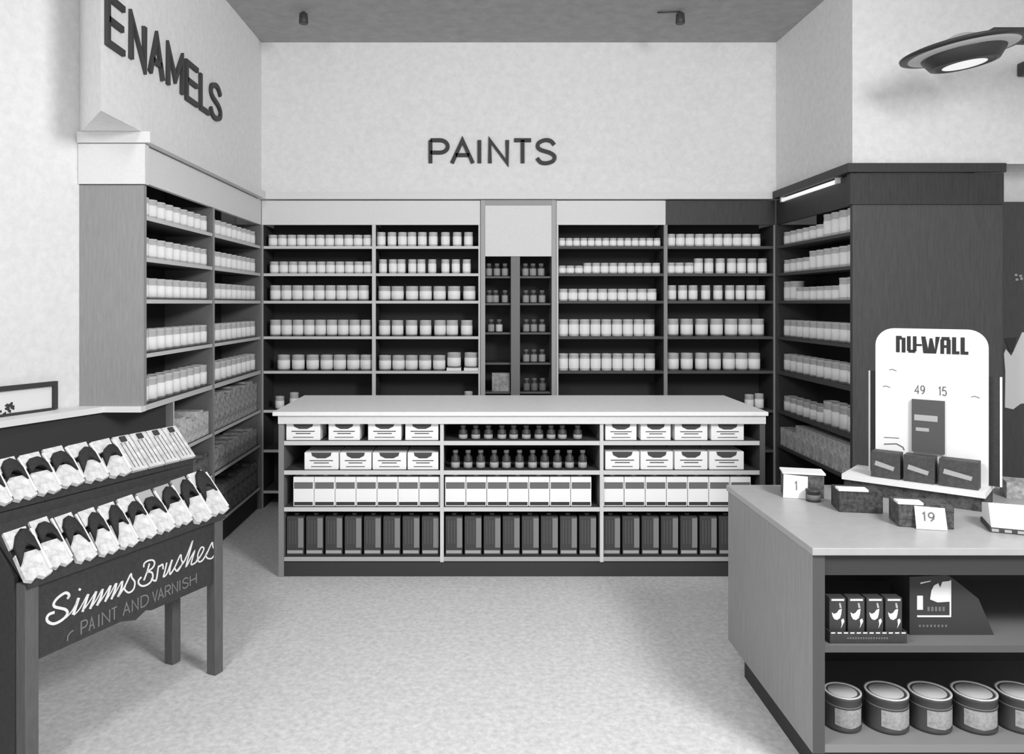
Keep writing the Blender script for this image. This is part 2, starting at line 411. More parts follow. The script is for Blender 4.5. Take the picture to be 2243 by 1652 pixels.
side_unit(YD, YB-.002, -1, XL, 'far section of the left wall shelves next to the back corner', 'shelf sections along the left wall', True)
secn = ['near section', 'far section']
for si, (a, b) in enumerate(((4.11, YD-.03), (YD+.03, YB-.06))):
    for ri in range(5):
        hh = [.105, .11, .115, .125, .135][ri]; r = .052
        n = 9
        for k in range(n):
            y = a+r+(b-a-2*r)*k/(n-1)
            l = 'white enamel can, %s of the left wall shelves, %s' % (rowname[ri], secn[si])
            can(r*.98, hh, (XL-.02-r, y, SHZ[ri]+(.0225 if ri < 4 else .0305)), l, 'cans on the %s, left wall %s' % (rowname[ri], secn[si]), ri >= 2)
# boxes and books on the low shelves of the left wall
mott = mat('mottled grey carton', .40, .7, .75, 28); mott2 = mat('mottled dark carton', .20, .7, .9, 34); mottl = mat('pale printed carton', .66, .7, .5, 30)
def cartons(y0, y1, n, z, hs, mt, lab, grp, d=.16):
    w_ = (y1-y0)/n
    for k in range(n):
        h = hs[k % len(hs)]
        o = box('carton', XL-.02-d, XL-.02, y0+k*w_+.003, y0+(k+1)*w_-.003, z, z+h, mt)
        setp(o, lab, 'carton', grp)
cartons(4.50, 5.09, 6, .7975, [.12, .17, .15], mottl, 'pale printed carton below the ledge, near section of the left wall', 'pale cartons below the ledge of the left wall')
cartons(5.17, 6.19, 9, .7975, [.235, .25, .22], mott, 'grey printed carton below the ledge, far section of the left wall', 'cartons below the ledge, far section')
cartons(5.17, 6.19, 9, .5225, [.15, .16, .13], mott, 'grey printed carton on the second lowest shelf, far section of the left wall', 'cartons on the second lowest left shelf')
cartons(5.17, 6.19, 9, .1825, [.20, .19, .21], mott2, 'dark printed carton on the lowest shelf, far section of the left wall', 'dark cartons on the lowest left shelf')
cartons(4.6, 5.09, 5, .5225, [.15, .13], mott2, 'dark carton low in the near section of the left wall', 'dark cartons, near section of the left wall')
# ================================================================== WALL SHELVING, RIGHT
YR = 4.97
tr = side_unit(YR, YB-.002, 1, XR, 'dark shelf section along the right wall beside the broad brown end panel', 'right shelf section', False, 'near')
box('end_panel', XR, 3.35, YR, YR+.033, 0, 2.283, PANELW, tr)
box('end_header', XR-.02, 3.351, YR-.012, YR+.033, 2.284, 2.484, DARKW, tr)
tb = MB().tube([(XR-.012, 5.16, 2.462), (XR-.012, 6.08, 2.462)], .014, 10).build('fluorescent_tube', TUBE)
setp(tb, 'lit white fluorescent tube under the cornice of the right wall shelves', 'lamp')
for y in (5.15, 6.09): MB().box(XR-.026, XR+.011, y-.012, y+.012, 2.446, 2.486).build('lamp_holder', PALE, tb)
for ri in range(6):
    z = (SHZ+[.775])[ri]
    n = 10; r = .055
    for k in range(n):
        y = YR+.05+r+(YB-.06-YR-.05-2*r)*k/(n-1); i = n-1-k   # i = 0 at the far corner
        h = .10 if ri < 3 else .135
        tall = (ri == 0 and k < 4) or (ri == 1 and k < 6) or (ri == 2 and (k < 2 or k > 7)) or (ri == 5 and k < 4)
        if tall and ri < 3: h = [.16, .14, .15][ri]
        if ri == 5: h = .17 if tall else .12
        l = '%s pale can on the %s of the right wall shelves' % ('taller' if tall else 'low' if ri in (0, 1, 2, 5) else 'tall', (rowname+['sixth shelf'])[ri])
        can(r*.97, h, (XR+.02+r, y, z+(.0225 if ri != 4 else .0305)), l, '%scans on right wall shelf, row %s from the top' % ('taller ' if tall else '', ['one', 'two', 'three', 'four', 'five', 'six'][ri]), ri >= 3)
for k in range(8):
    o = box('carton', XR+.02, XR+.2, 5.02+k*.15, 5.02+k*.15+.142, .5225, .5225+(.2 if k < 6 else .14), mottl)
    setp(o, 'pale printed carton on the shelf of the right wall behind the goods on the counter', 'carton', 'cartons low on the right wall shelves')
# ================================================================== BACK COUNTER (island in front of the shelves)
YF = 4.68; K = F/YF
def Xc(px): return (px-CX)/K
cx0, cx1 = Xc(610), Xc(1676)
t = empty('service_counter', ((cx0+cx1)/2, 5.08, 0), 0, 'long low counter of open shelves with a pale top in front of the back wall', 'counter')
DB = 5.44
GREYP = mat('grey counter upright', .20, .6)
box('countertop', cx0-.03, cx1+.01, YF-.03, 5.50, .975, 1.0, TOPL, t, bevel=.004)
box('top_rail', cx0, cx1, YF-.012, YF+.01, .925, .974, PALE, t)
dvs = [Xc(968), Xc(1318)]
box('side_panel', cx0, cx0+.032, YF, DB, .0, .974, [GREYP, mat('left counter edge', .26, .6)], t, fm={'front': 1})
box('side_panel', cx1-.032, cx1, YF, DB, .0, .974, [mat('dark counter side', .07, .6), mat('right counter edge', .10, .6)], t, fm={'front': 1})
for d_ in dvs: box('divider', d_-.011, d_+.011, YF+.001, DB-.02, .09, .924, [SIDEM, LIP], t, fm={'front': 1})
box('back_panel', cx0+.032, cx1-.032, DB-.018, DB, 0, .974, INNER, t)
box('kick_board', cx0+.033, cx1-.033, YF+.012, YF+.03, 0, .088, mat('black kick board', .045, .6), t)
segs = [(cx0+.033, dvs[0]-.0115), (dvs[0]+.0115, dvs[1]-.0115), (dvs[1]+.0115, cx1-.033)]
CS = [.795, .617, .395, .095]
for z in CS:
    for a, b in segs: box('shelf', a, b, YF+.002, DB-.019, z, z+.026, [SHELFM, LIP if z > .1 else mat('grey shelf edge', .42, .6)], t, fm={'front': 1})
# white boxes with a dark crest on the front
def carton_box(x0, x1, z, h, d, label, group):
    t = empty('paint_box', ((x0+x1)/2, YF+.02+d/2, z), 0, label, 'box', group)
    box('carton', x0, x1, YF+.02, YF+.02+d, z, z+h, CANW, t, bevel=.003)
    c = (x0+x1)/2; w_ = (x1-x0); m = MB()
    f = lambda p, tt: (c+p[0]*w_, YF+.0195-.001*tt, z+p[1]*h)
    m.prism([(-.30, .99), (-.27, .80), (-.12, .66), (.12, .66), (.27, .80), (.30, .99)], f)
    m.prism([(-.34, .55), (-.34, .50), (.34, .50), (.34, .55)], f)
    m.prism([(-.22, .42), (-.22, .37), (.22, .37), (.22, .42)], f)
    m.prism([(-.3, .2), (-.3, .16), (.3, .16), (.3, .2)], f)
    m.build('printed_crest', CREST, t)
    return t
for (rows, zi, hp, where, grp) in (
  ([(625,700),(718,787),(805,878),(887,960)], 0, 38, 'top shelf, left end of the counter', 'boxes on the top shelf, left'),
  ([(665,740),(743,812),(815,889),(892,960)], 1, 38, 'second shelf, left end of the counter', 'boxes on the second shelf, left'),
  ([(1327,1396),(1405,1471),(1480,1552),(1560,1632)], 0, 36, 'top shelf, right end of the counter', 'boxes on the top shelf, right'),
  ([(1327,1402),(1405,1476),(1480,1552),(1556,1632)], 1, 40, 'second shelf, right end of the counter', 'boxes on the second shelf, right')):
    for (a, b), pos in zip(rows, ('first', 'second', 'third', 'fourth')):
        carton_box(Xc(a), Xc(b), CS[zi]+.0265, hp/K, .2, 'white crested box, %s from left, %s' % (pos, where), grp)
# dark bottles in the middle of the counter
def bottle(h, loc, label, group):
    key = ('bottle', h)
    if key not in PROTO:
        t = empty('bottle', loc, 0, label, 'bottle', group); WMs = WM.pop(t); r = .026
        MB().lathe([(r*.95, 0), (r, .004), (r, h*.62), (r*.5, h*.76), (r*.5, h*.86)], 16).build('glass_body', [CAND], t)
        MB().lathe([(r*.9, h*.06), (r*1.03, h*.07), (r*1.03, h*.36), (r*.9, h*.37)], 16).build('label', [LGREY], t)
        MB().lathe([(r*.62, h*.84), (r*.62, h), (0, h)], 14).build('cap', [GREY], t)
        WM[t] = WMs; PROTO[key] = t; return t
    return dup(PROTO[key], loc, 0, label, group)
for x in [1014,1042,1070,1100,1126,1154,1182,1209,1234,1268]:
    bottle(.085, (Xc(x), YF+.06, CS[0]+.0265), 'small dark bottle on the top shelf in the middle of the counter', 'bottles on the top shelf of the counter')
for x in [997,1025,1053,1083,1110,1139,1168,1195,1223,1250,1279]:
    bottle(.112, (Xc(x), YF+.06, CS[1]+.0265), 'taller dark bottle on the second shelf in the middle of the counter', 'bottles on the second shelf of the counter')
# rectangular tins, white with a grey top band and a black foot band
def tin(x0, x1, z, h, label, group):
    key = 'tin'; w_ = .124
    loc = ((x0+x1)/2, YF+.02, z)
    if key not in PROTO:
        t = empty('rectangular_tin', loc, 0, label, 'tin', group); WMs = WM.pop(t)
        box('body', -w_/2, w_/2, 0, .09, 0, h, CANW, t, bevel=.003)
        box('grey_band', -w_/2+.005, w_/2-.005, -.001, .0, h*.60, h*.82, GREY, t)
        box('black_band', -w_/2+.006, w_/2-.006, -.0012, .0, h*.04, h*.15, INK, t)
        MB().lathe([(.016, h), (.016, h+.010), (0, h+.010)], 12, c=(0, .045, 0)).build('screw_cap', CANR, t)
        WM[t] = WMs; PROTO[key] = t; return t
    return dup(PROTO[key], loc, 0, label, group)
for a, b, n, nm in ((640, 963, 7, 'left'), (974, 1297, 7, 'middle'), (1322, 1648, 7, 'right')):
    for k in range(n):
        w_ = (b-a)/n
        tin(Xc(a+k*w_), Xc(a+(k+1)*w_), CS[2]+.0265, .178, 'white oblong tin with a black foot band, %s third of the counter' % nm, 'oblong tins in the %s third of the counter' % nm)
# tall dark tins on the lowest shelf
def dtin(xc, z, h, label, group):
    key = 'dtin'; w_ = .104; loc = (xc, YF+.03, z)
    if key not in PROTO:
        t = empty('rectangular_tin', loc, 0, label, 'tin', group); WMs = WM.pop(t)
        box('body', -w_/2, w_/2, 0, .1, 0, h, mat('dark lithographed tin', .06, .5), t, bevel=.003)
        box('pale_side_stripe', w_/2-.034, w_/2-.002, -.001, .0, h*.20, h*.96, TINS, t)
        m = MB()
        for x in (-.036, -.018, 0): m.box(x, x+.006, -.0012, 0, h*.3, h*.9)
        m.build('printed_lines', TINL, t)
        box('foot_label', -w_/2+.004, w_/2-.006, -.0013, .0, h*.05, h*.13, LGREY, t)
        MB().lathe([(.015, h), (.015, h+.010), (0, h+.010)], 12, c=(0, .05, 0)).build('screw_cap', GREY, t)
        WM[t] = WMs; PROTO[key] = t; return t
    return dup(PROTO[key], loc, 0, label, group)
for xs, nm in ((lin(644, 942, 8), 'left'), (lin(994, 1289, 8), 'middle'), (lin(1342, 1640, 8), 'right')):
    for x in xs:
        dtin(Xc(x), CS[3]+.0265, .235, 'tall dark tin with a pale stripe, lowest shelf, %s third of the counter' % nm, 'dark tins in the %s third of the counter' % nm)
# cans on the low wall shelf, peeping out past the counter
for x, r, h, l in ((609, .036, .104, 'small white can on the low shelf just left of the long counter'),
                   (641, .036, .134, 'second can behind the left end of the counter'),
                   (1026, .034, .143, 'can top just showing behind the counter left of the central cabinet'),
                   (1646, .036, .118, 'first of two grey cans behind the right end of the counter'),
                   (1668, .036, .125, 'last can behind the right end of the counter, by the corner')):
    o = can(r, h, (X(x), YB+.02+r, .7925), l, None, True)
    if 'group' in o: del o['group']
# ================================================================== LEFT ANGLED DISPLAY COUNTER + PICTURE
a0 = Vector((-1.765, 4.45)); dr = Vector((-.4066, -.9136)); nb = Vector((-.9136, .4066))    # along the front toward the viewer / into the wall
def ang(s_, b, z): p = a0+dr*s_+nb*b; return (p.x, p.y, z)
t = empty('low_display_shelf', ang(1.0, .1, 0), 0, 'dark open-fronted low shelf unit with a thin white top angled along the left wall', 'shelf unit')
def abox(name, s0, s1, b0, b1, zA, zB, mts, front=None):
    m = MB(); v = [ang(s0,b0,zA),ang(s1,b0,zA),ang(s1,b1,zA),ang(s0,b1,zA),ang(s0,b0,zB),ang(s1,b0,zB),ang(s1,b1,zB),ang(s0,b1,zB)]
    m.add(v, [(0,3,2,1),(4,5,6,7),(1,2,6,5),(2,3,7,6),(3,0,4,7)], 0); m.add([v[0], v[1], v[5], v[4]], [(0,1,2,3)], 1 if front else 0)
    return m.build(name, mts, t)
m = MB(); pts = [(-1.757, 4.03), ang(.46,0,0)[:2], ang(2.2,0,0)[:2], ang(2.2,.13,0)[:2], (-2.085, 4.03), (-2.085, 4.09), (-1.757, 4.09)]
m.prism(pts, fz(1.084, 1.114)).build('top_board', mat('white top board', .85, .5), t)
abox('back_board', .0, 2.2, .03, .045, 0, 1.083, [INNER, INNER])
# framed picture on the turning wall
wn = Vector((.9136, -.4066)); w0 = Vector((-2.093, 4.06))
def wp(s_, o_, z): p = w0+dr*s_+wn*o_; return (p.x, p.y, z)
t = empty('framed_picture', wp(.5, .01, 1.12), 0, 'black framed picture with a dark flower sprig hanging on the white left wall', 'picture')
m = MB()
for sa, sb, za, zb in ((.14, .85, 1.235, 1.258), (.14, .163, 1.117, 1.234), (.827, .85, 1.117, 1.234), (.164, .826, 1.117, 1.125)):
    m.add([wp(sa,.002,za),wp(sb,.002,za),wp(sb,.022,za),wp(sa,.022,za),wp(sa,.002,zb),wp(sb,.002,zb),wp(sb,.022,zb),wp(sa,.022,zb)],
          [(0,3,2,1),(4,5,6,7),(0,1,5,4),(1,2,6,5),(2,3,7,6),(3,0,4,7)])
m.build('frame', INK, t)
m = MB(); m.add([wp(.164,.008,1.126),wp(.826,.008,1.126),wp(.826,.008,1.234),wp(.164,.008,1.234)], [(0,1,2,3)]).build('mounted_sheet', CARDW, t)
m = MB()
for cs, cz, r in ((.39,1.19,.012),(.405,1.175,.012),(.38,1.176,.010),(.41,1.19,.008),(.395,1.16,.007),(.42,1.152,.008),(.44,1.165,.006)):
    m.prism([(cs+r*(1+.3*math.cos(3*a))*math.cos(a), cz+r*(1+.3*math.cos(3*a))*math.sin(a)) for a in [k*math.pi/7 for k in range(14)]], lambda p, tt: wp(p[0]-.01, .0085+.001*tt, p[1]-.025))
m.build('flower_sprig', INK, t)
# ================================================================== BRUSH DISPLAY TABLE
RZ = math.atan2(.915, .4035)
TL = (-1.530, 2.616, 0)
MT = Matrix.Translation(Vector(TL)) @ Matrix.Rotation(RZ, 4, 'Z')
W_ = .945; DPT = .30
t = empty('brush_stand', TL, RZ, 'two-tier wooden stand of paint brushes with a black Simms Brushes sign', 'display stand')
def tb_(name, x0, x1, y0, y1, z0, z1, mts, bevel=0, fm=None):
    m = MB(); m.T = MT; m.box(x0, x1, y0, y1, z0, z1, 0, fm); return m.build(name, mts, t, bevel=bevel)
for (lx, ly, zt) in ((0, 0, .70), (W_-.05, 0, .70), (W_-.05, DPT-.05, .9), (0, DPT-.05, .9)):
    tb_('leg', lx, lx+.05, ly, ly+.05, 0, zt, [LEGM, LEGL], bevel=.004)
mt_side = [BLACK]
# sign board, lower edge stepped as in the photo
m = MB(); m.T = MT
m.prism([(.051, .705), (.051, .425), (.40, .425), (.47, .405), (.52, .425), (.55, .415), (W_-.051, .41), (W_-.051, .705)], lambda p, tt: (p[0], .012+.016*(1-tt), p[1]))
sign = m.build('sign_board', BLACK, t)
def on_sign(px, py, yl=.010):
    # point of the sign plane seen at a photo position (the lettering was measured there)
    o = MT.inverted() @ Vector((0, 0, EYE)); d = MT.inverted().to_3x3() @ Vector(((px-CX)/F, 1, -(py-CY)/F))
    k = (yl-o.y)/d.y; q = o+d*k; return (q.x, q.z)
def cc(pts): return [on_sign(60+x/4.859, 1140+y/4.859) for x, y in pts]
STK = [
 ([(455,805),(425,838)], .005), ([(428,835),(445,800),(425,775),(390,778),(320,830),(282,885),(292,920),(350,935),(405,950),(428,985),(400,1035),(340,1080),(275,1102),(220,1080),(208,1040),(235,1000),(290,980)], .0095),
 ([(410,1040),(480,960),(545,835)], .004), ([(548,825),(520,910),(488,1005)], .0115), ([(495,1010),(560,940),(640,790)], .004), ([(565,725),(552,748)], .0095),
 ([(650,785),(620,880),(588,975)], .0095), ([(595,960),(660,870),(725,765)], .004), ([(735,755),(705,850),(668,945)], .0095), ([(675,935),(740,840),(795,735)], .004), ([(802,730),(785,810),(742,908)], .0095),
 ([(750,900),(820,800),(878,700)], .004), ([(888,692),(862,780),(828,868)], .009), ([(835,860),(890,770),(940,672)], .004), ([(950,668),(930,750),(895,842)], .009), ([(900,835),(950,750),(1000,655)], .004), ([(1012,645),(1000,730),(965,815)], .009),
 ([(970,810),(1040,700),(1100,575),(1112,610),(1145,660),(1130,735),(1080,770),(1035,735),(1045,700)], .0065),
 ([(1240,500),(1245,460),(1285,430),(1335,425),(1355,455),(1335,505),(1270,550)], .0065), ([(1300,460),(1275,550),(1240,640)], .007), ([(1270,550),(1325,555),(1335,610),(1300,670),(1235,700),(1190,680),(1185,640),(1215,605)], .007),
 ([(1320,620),(1370,640),(1395,500),(1410,490),(1440,470),(1445,520)], .0065),
 ([(1485,450),(1465,540),(1450,600),(1490,560),(1540,420)], .0065), ([(1545,420),(1520,510),(1520,575),(1570,500),(1630,370),(1640,420),(1650,460),(1600,540),(1570,515)], .006),
 ([(1600,530),(1680,420),(1755,230),(1740,300),(1690,490),(1740,400),(1780,330),(1760,400),(1745,470),(1790,450),(1840,390)], .006),
 ([(1800,430),(1850,370),(1880,300),(1850,290),(1815,370),(1825,440),(1870,420),(1920,330)], .006),
 ([(1905,370),(1965,240),(1975,280),(1998,330),(1970,400),(1920,405),(1895,370)], .006)]
m = MB()
for pts, wd in STK:
    m.ribbon([tuple(p) for p in smooth(cc(pts), 4)], wd, lambda p, tt: tuple(MT @ Vector((p[0], .0118-.002*tt, p[1]))))
m.build('script_lettering', SCRIPT, sign)
m = MB()
LW = [('P',575,640),('A',660,715),('I',752,772),('N',800,878),('T',900,955),('A',1022,1092),('N',1118,1180),('D',1212,1290),('V',1335,1385),('A',1395,1450),('R',1470,1525),('N',1545,1600),('I',1618,1632),('S',1655,1712),('H',1735,1800)]
for ch, a, b in LW:
    def base(x): return 1215-(x-575)*(1215-668)/(1800-575)
    hh = lerp(135, 100, (a-575)/1225)
    gw, st = GL[ch]
    for s_ in st:
        P_ = [(a+(p[0]/gw if gw else .5)*(b-a), base(a+(p[0]/gw if gw else .5)*(b-a))-p[1]*hh) for p in s_]
        m.ribbon(cc(P_), .0045, lambda p, tt: tuple(MT @ Vector((p[0], .0118-.001*tt, p[1]))))
m.ribbon(cc([(430,1285),(432,1235),(460,1195),(492,1172)]), .004, lambda p, tt: tuple(MT @ Vector((p[0], .0118-.001*tt, p[1]))))
m.build('block_lettering', SCRIPT2, sign)
# trays
def slope(name, y0, zA, y1, zB, th, mts):
    m = MB(); m.T = MT
    m.prism([(y0, zA), (y1, zB), (y1, zB-th), (y0, zA-th)], lambda p, tt: (W_*tt, p[0], p[1])); return m.build(name, mts, t)
slope('lower_tray', -.012, .708, .175, .878, .02, [BLACK])
slope('upper_tray', .18, .938, .315, 1.06, .02, [BLACK])
tb_('riser_board', 0, W_, .176, .188, .60, .915, [BLACK])
tb_('back_board', 0, W_, .302, .314, .45, 1.035, [BLACK])
m = MB(); m.T = MT
m.prism([(0.0505, .02), (.249, .02), (.249, .90), (.17, .84), (.0505, .72)], lambda p, tt: (-.004+.016*tt, p[0], p[1])); m.build('end_board', BLACK, t)
slope_end = None
# packaged brushes: card sleeve + dark bristle head + handle
def brush(px0, wd, ln, y0, zA, y1, zB, label, group, style, off=0, lift=0):
    """lies on a tray slope; px0 local x of its left edge, slanted a little"""
    d = Vector((0, y1-y0, zB-zA)).normalized(); n = Vector((0, -d.z, d.y)); x = Vector((1, 0, 0))
    skew = .10
    base = Vector((px0+wd/2, y0, zA))+d*(off+(0 if style == 'stripe' else random.uniform(0, .022)))
    rt = empty('paint_brush', tuple((MT @ base)), RZ, label, 'paint brush', group)
    def f(u, v, h): return MT @ (base+x*(u+skew*v)+d*v+n*(h+.002+lift))
    def slab(name, poly, h0, h1, mt):
        return MB().prism(poly, lambda p, tt: f(p[0], p[1], h0+(h1-h0)*tt)).build(name, mt, rt)
    hw = wd/2
    if style == 'stripe':
        slab('paper_sleeve', [(-hw, 0), (hw, 0), (hw, ln), (-hw, ln)], 0, .014, SLEEVE)
        m = MB()
        for q in (-.5, 0, .5):
            m.prism([(q*hw-.002, .015), (q*hw+.002, .015), (q*hw+.002, ln*.8), (q*hw-.002, ln*.8)], lambda p, tt: f(p[0], p[1], .014+.001*tt))
        m.build('printed_stripes', GREY, rt)
        slab('handle_knob', [(-.35*hw, ln*.82), (.35*hw, ln*.82), (.35*hw, ln*.96), (-.35*hw, ln*.96)], .0142, .02, INK)
        return
    va, vb, vc = random.uniform(-.07, .07), random.uniform(.95, 1.45), random.uniform(-.25, .12)
    slab('paper_sleeve', [(-hw, .012), (-hw*.55, 0), (-hw*.1, .014), (hw*.3, 0), (hw, .01), (hw*.92, ln*.52), (-hw*.92, ln*.52)], 0, .016, SLEEVE)
    # dark ferrule and bristles bulging over the sleeve
    k = [(-.95, .40), (-.5, .53), (0, .58), (.5, .53), (.95, .36), (.98, .62), (.75, .78), (.3, .84), (-.3, .80), (-.8, .68)]
    m = MB(); pts = [(a*hw, (.60+va+(b-.60)*vb-vc*a*.5)*ln) for a, b in k]; N = len(pts)
    c0 = f(0, (.62+va)*ln, .032); lo = [f(p[0], p[1], .0165) for p in pts]; hi = [f(p[0]*.8, .65*ln+(p[1]-.65*ln)*.8, .028) for p in pts]
    m.add(lo+hi+[c0], [(i, (i+1) % N, N+(i+1) % N, N+i) for i in range(N)]+[(N+i, N+(i+1) % N, 2*N) for i in range(N)]+[tuple(range(N))[::-1]], 0, True)
    m.build('bristle_head', BRIS, rt)
    slab('card_top', [(-hw*.95, ln*.66), (hw*.72, ln*.72), (hw*.80, ln), (-hw*.9, ln*.98)], 0, .012, LGREY if style == 'grey' else SLEEVE)
    slab('handle', [(hw*.80, .02), (hw*.98, .02), (hw*.98, ln*.9), (hw*.80, ln*.9)], .0165, .024, CARDW)
low = [(.005,.100),(.110,.085),(.205,.085),(.300,.085),(.392,.085),(.485,.090),(.580,.090),(.675,.095),(.775,.098),(.880,.105)]
sty = ['plain','plain','plain','plain','plain','plain','grey','grey','grey','plain']
ordn = ['nearest', 'second', 'third', 'fourth', 'fifth', 'sixth', 'seventh', 'eighth', 'ninth', 'tenth and farthest', 'eleventh']
for i, (a, wd) in enumerate(low):
    brush(a-.02, wd, .215+(.03 if i > 7 else 0), -.012, .709, .175, .879, '%s packaged brush on the lower tray, counting from the viewer' % ordn[i].capitalize(), 'brushes on the lower tray', sty[i], -.01, 0)
up = [(-.10,.085),(-.01,.085),(.08,.09),(.175,.095),(.275,.10),(.38,.105),(.49,.105)]
for i, (a, wd) in enumerate(up):
    brush(a, wd, .20, .18, .940, .315, 1.062, '%s packaged brush on the upper tray, counting from the viewer' % ordn[i].capitalize(), 'brushes on the upper tray', 'plain', -.01, 0)
for i, a in enumerate((.60, .69, .78, .87)):
    brush(a, .083, .19, .18, .940, .315, 1.062, 'striped narrow brush packet, %s of four at the far end of the upper tray' % ordn[i], 'striped packets on the upper tray', 'stripe', 0, 0)
# ================================================================== RIGHT COUNTER
AX = 1.148; YN, YFR = 2.673, 3.58; HC = .811
t = empty('sales_counter', (2.1, 3.1, 0), 0, 'wooden counter in the right foreground with open shelves and a laminate top', 'counter')
XE = 3.1
MB().prism([(AX-.006, YN-.012), (XE, YN-.012), (XE, YFR+.012), (AX-.006, YFR+.012)], fz(HC-.026, HC)).build('countertop', [TOPW], t, bevel=.003)
box('side_panel', AX, AX+.042, YN, YFR, .10, HC-.027, [MIDW, mat('counter edge wood', .08, .6)], t, fm={'front': 1})
box('apron', AX+.043, XE, YN+.01, YN+.03, HC-.10, HC-.027, INNER, t)
box('back_panel', AX+.043, XE, YFR-.02, YFR, .10, HC-.027, DARKW, t)
box('kick_board', AX+.024, XE, YN+.02, YFR-.15, 0, .099, INNER, t)
box('shelf', AX+.043, XE, YN+.002, 3.3, .447, .471, [mat('grey shelf laminate', .17, .5), mat('dim shelf front', .10, .6)], t, fm={'front': 1})
box('partition', AX+.043, XE, 3.3, 3.32, .13, HC-.10, INNER, t)
box('bottom_shelf', AX+.043, XE, YN+.002, 3.3, .102, .13, mat('grey bottom shelf', .24, .5), t)
# big cans on the bottom shelf
rt = None
for i, (x, r) in enumerate(((1.310, .062), (1.468, .072), (1.624, .070), (1.784, .073), (1.945, .072))):
    h = .125
    l = 'dark paint can on the bottom shelf of the right counter, %s from its side' % ['first', 'second', 'third', 'fourth', 'fifth'][i]
    rt = empty('paint_can', (x, 2.80, .1305), R([0, 8, 12, -8, 6][i]), l, 'paint can', 'large cans on the bottom shelf of the right counter')
    WMs = WM.pop(rt)
    MB().lathe([(r*.97, 0), (r*1.02, .004), (r*1.02, .012), (r, .014), (r, h*.88), (r*1.02, h*.9), (r*1.02, h*.97)], 32).build('body', [mat('dark can body', .06, .35)], rt)
    MB().lathe([(r*1.02, h*.965), (r*1.02, h), (r*.92, h), (r*.90, h*.965), (r*.80, h*.955), (r*.78, h*.975), (0, h*.975)], 32, mats=[1, 1, 1, 0, 0, 0]).build('lid', [mat('bright lid', .50, .35), mat('bright lid rim', .62, .25, spec=.6)], rt)
    # label: a patch on the front
    m = MB(); n = 10; rr = r*1.012; v = []
    for k in range(n+1):
        a = R(-90-48+96*k/n)
        v += [(rr*math.cos(a), rr*math.sin(a), h*(.14+.06*abs(k-5)/5)), (rr*math.cos(a), rr*math.sin(a), h*.66)]
    m.add(v, [(2*k, 2*k+2, 2*k+3, 2*k+1) for k in range(n)], 0, True); m.build('label', [mat('dim can label', .34, .6, .3, 90)], rt)
    MB().lathe([(r*1.005, h*.69), (r*1.014, h*.695), (r*1.014, h*.72), (r*1.005, h*.725)], 32).build('band', [GREY], rt)
    WM[rt] = WMs
# tray of four packets on the shelf
t = empty('display_tray', (1.349, 2.74, .471), 0, 'dark cardboard tray of four packets on the middle shelf of the right counter', 'tray')
tx0, tx1 = 1.215, 1.482
m = MB(); m.box(tx0, tx1, 2.69, 2.79, .4715, .477); m.box(tx0, tx1, 2.69, 2.694, .477, .512); m.box(tx0, tx1, 2.786, 2.79, .477, .53); m.box(tx0, tx0+.004, 2.694, 2.786, .477, .512); m.box(tx1-.004, tx1, 2.694, 2.786, .477, .512)
m.build('tray_box', BLACK, t)
m = MB()
for k in range(12): m.box(tx0+.004+k*.0222, tx0+.018+k*.0222, 2.689, 2.69, .506, .510)
m.build('dashed_edge', CARDW, t)
m = MB(); xk = tx0+.06
for k in range(16): m.box(xk+k*.009, xk+k*.009+.005, 2.689, 2.69, .487, .493)
m.build('small_print', GREY, t)
for i in range(4):
    xc = tx0+.036+i*.0655
    p = empty('packet', (xc, 2.73, .4775), 0, 'small dark packet with a white emblem, %s from the left in the tray' % ['first', 'second', 'third', 'fourth'][i], 'packet', 'packets in the cardboard tray')
    box('wrapper', xc-.029, xc+.029, 2.71, 2.75, .4775, .622, INK, p, bevel=.002)
    box('top_edge', xc-.022, xc+.022, 2.7085, 2.7099, .612, .618, CARDW, p)
    m = MB()
    f = lambda q, tt: (xc+q[0]*1.0, 2.7099-.0012*tt, q[1])
    m.prism([(-.021, .572), (-.012, .566), (-.003, .570), (.004, .580), (.014, .584), (.012, .566), (.008, .552), (-.002, .545), (-.012, .548), (-.018, .558)], f)
    m.prism([(.012, .545), (.020, .550), (.023, .540), (.016, .526), (.011, .516), (.014, .530)], f)
    m.build('white_emblem', CARDW, p)
    m = MB(); m.prism([(.004, .604), (.010, .604), (.014, .588), (.007, .586)], f); m.build('small_mark', LGREY, p)
# dark carton with a picture card
t = empty('display_carton', (1.70, 2.80, .471), 0, 'dark sloping carton with a white-edged picture, middle shelf of the right counter', 'carton')
m = MB(); m.prism([(1.53, .4715), (1.53, .678), (1.665, .684), (1.70, .66), (1.775, .60), (1.83, .4715)], lambda p, tt: (p[0], 2.76+.13*tt, p[1])); m.build('carton_body', [mat('dark grey carton', .045, .6)], t)
m = MB(); f = lambda q, tt: (1.556+q[0]*.121, 2.7599-.0015*tt, .535+q[1]*.131)
for a, b, c, d in ((0, 0, 1, .045), (.955, .045, 1, 1), (.0, .2, .17, .58)): m.prism([(a, b), (c, b), (c, d), (a, d)], f)
m.prism([(.38, .48), (.42, .72), (.5, .86), (.62, .92), (.68, .80), (.74, .96), (.95, .98), (.954, .42), (.6, .40)], f)
m.prism([(.1, .90), (.4, .97), (.4, .99), (.1, .94)], f)
m.build('light_figure', [CARDW], t)
m = MB()
for k in range(8): m.prism([(.05+k*.11, -.27), (.11+k*.11, -.27), (.11+k*.11, -.21), (.05+k*.11, -.21)], f)
for k in range(5): m.prism([(.3+k*.11, .16), (.37+k*.11, .16), (.37+k*.11, .28), (.3+k*.11, .28)], f)
m.build('small_print', GREY, t)
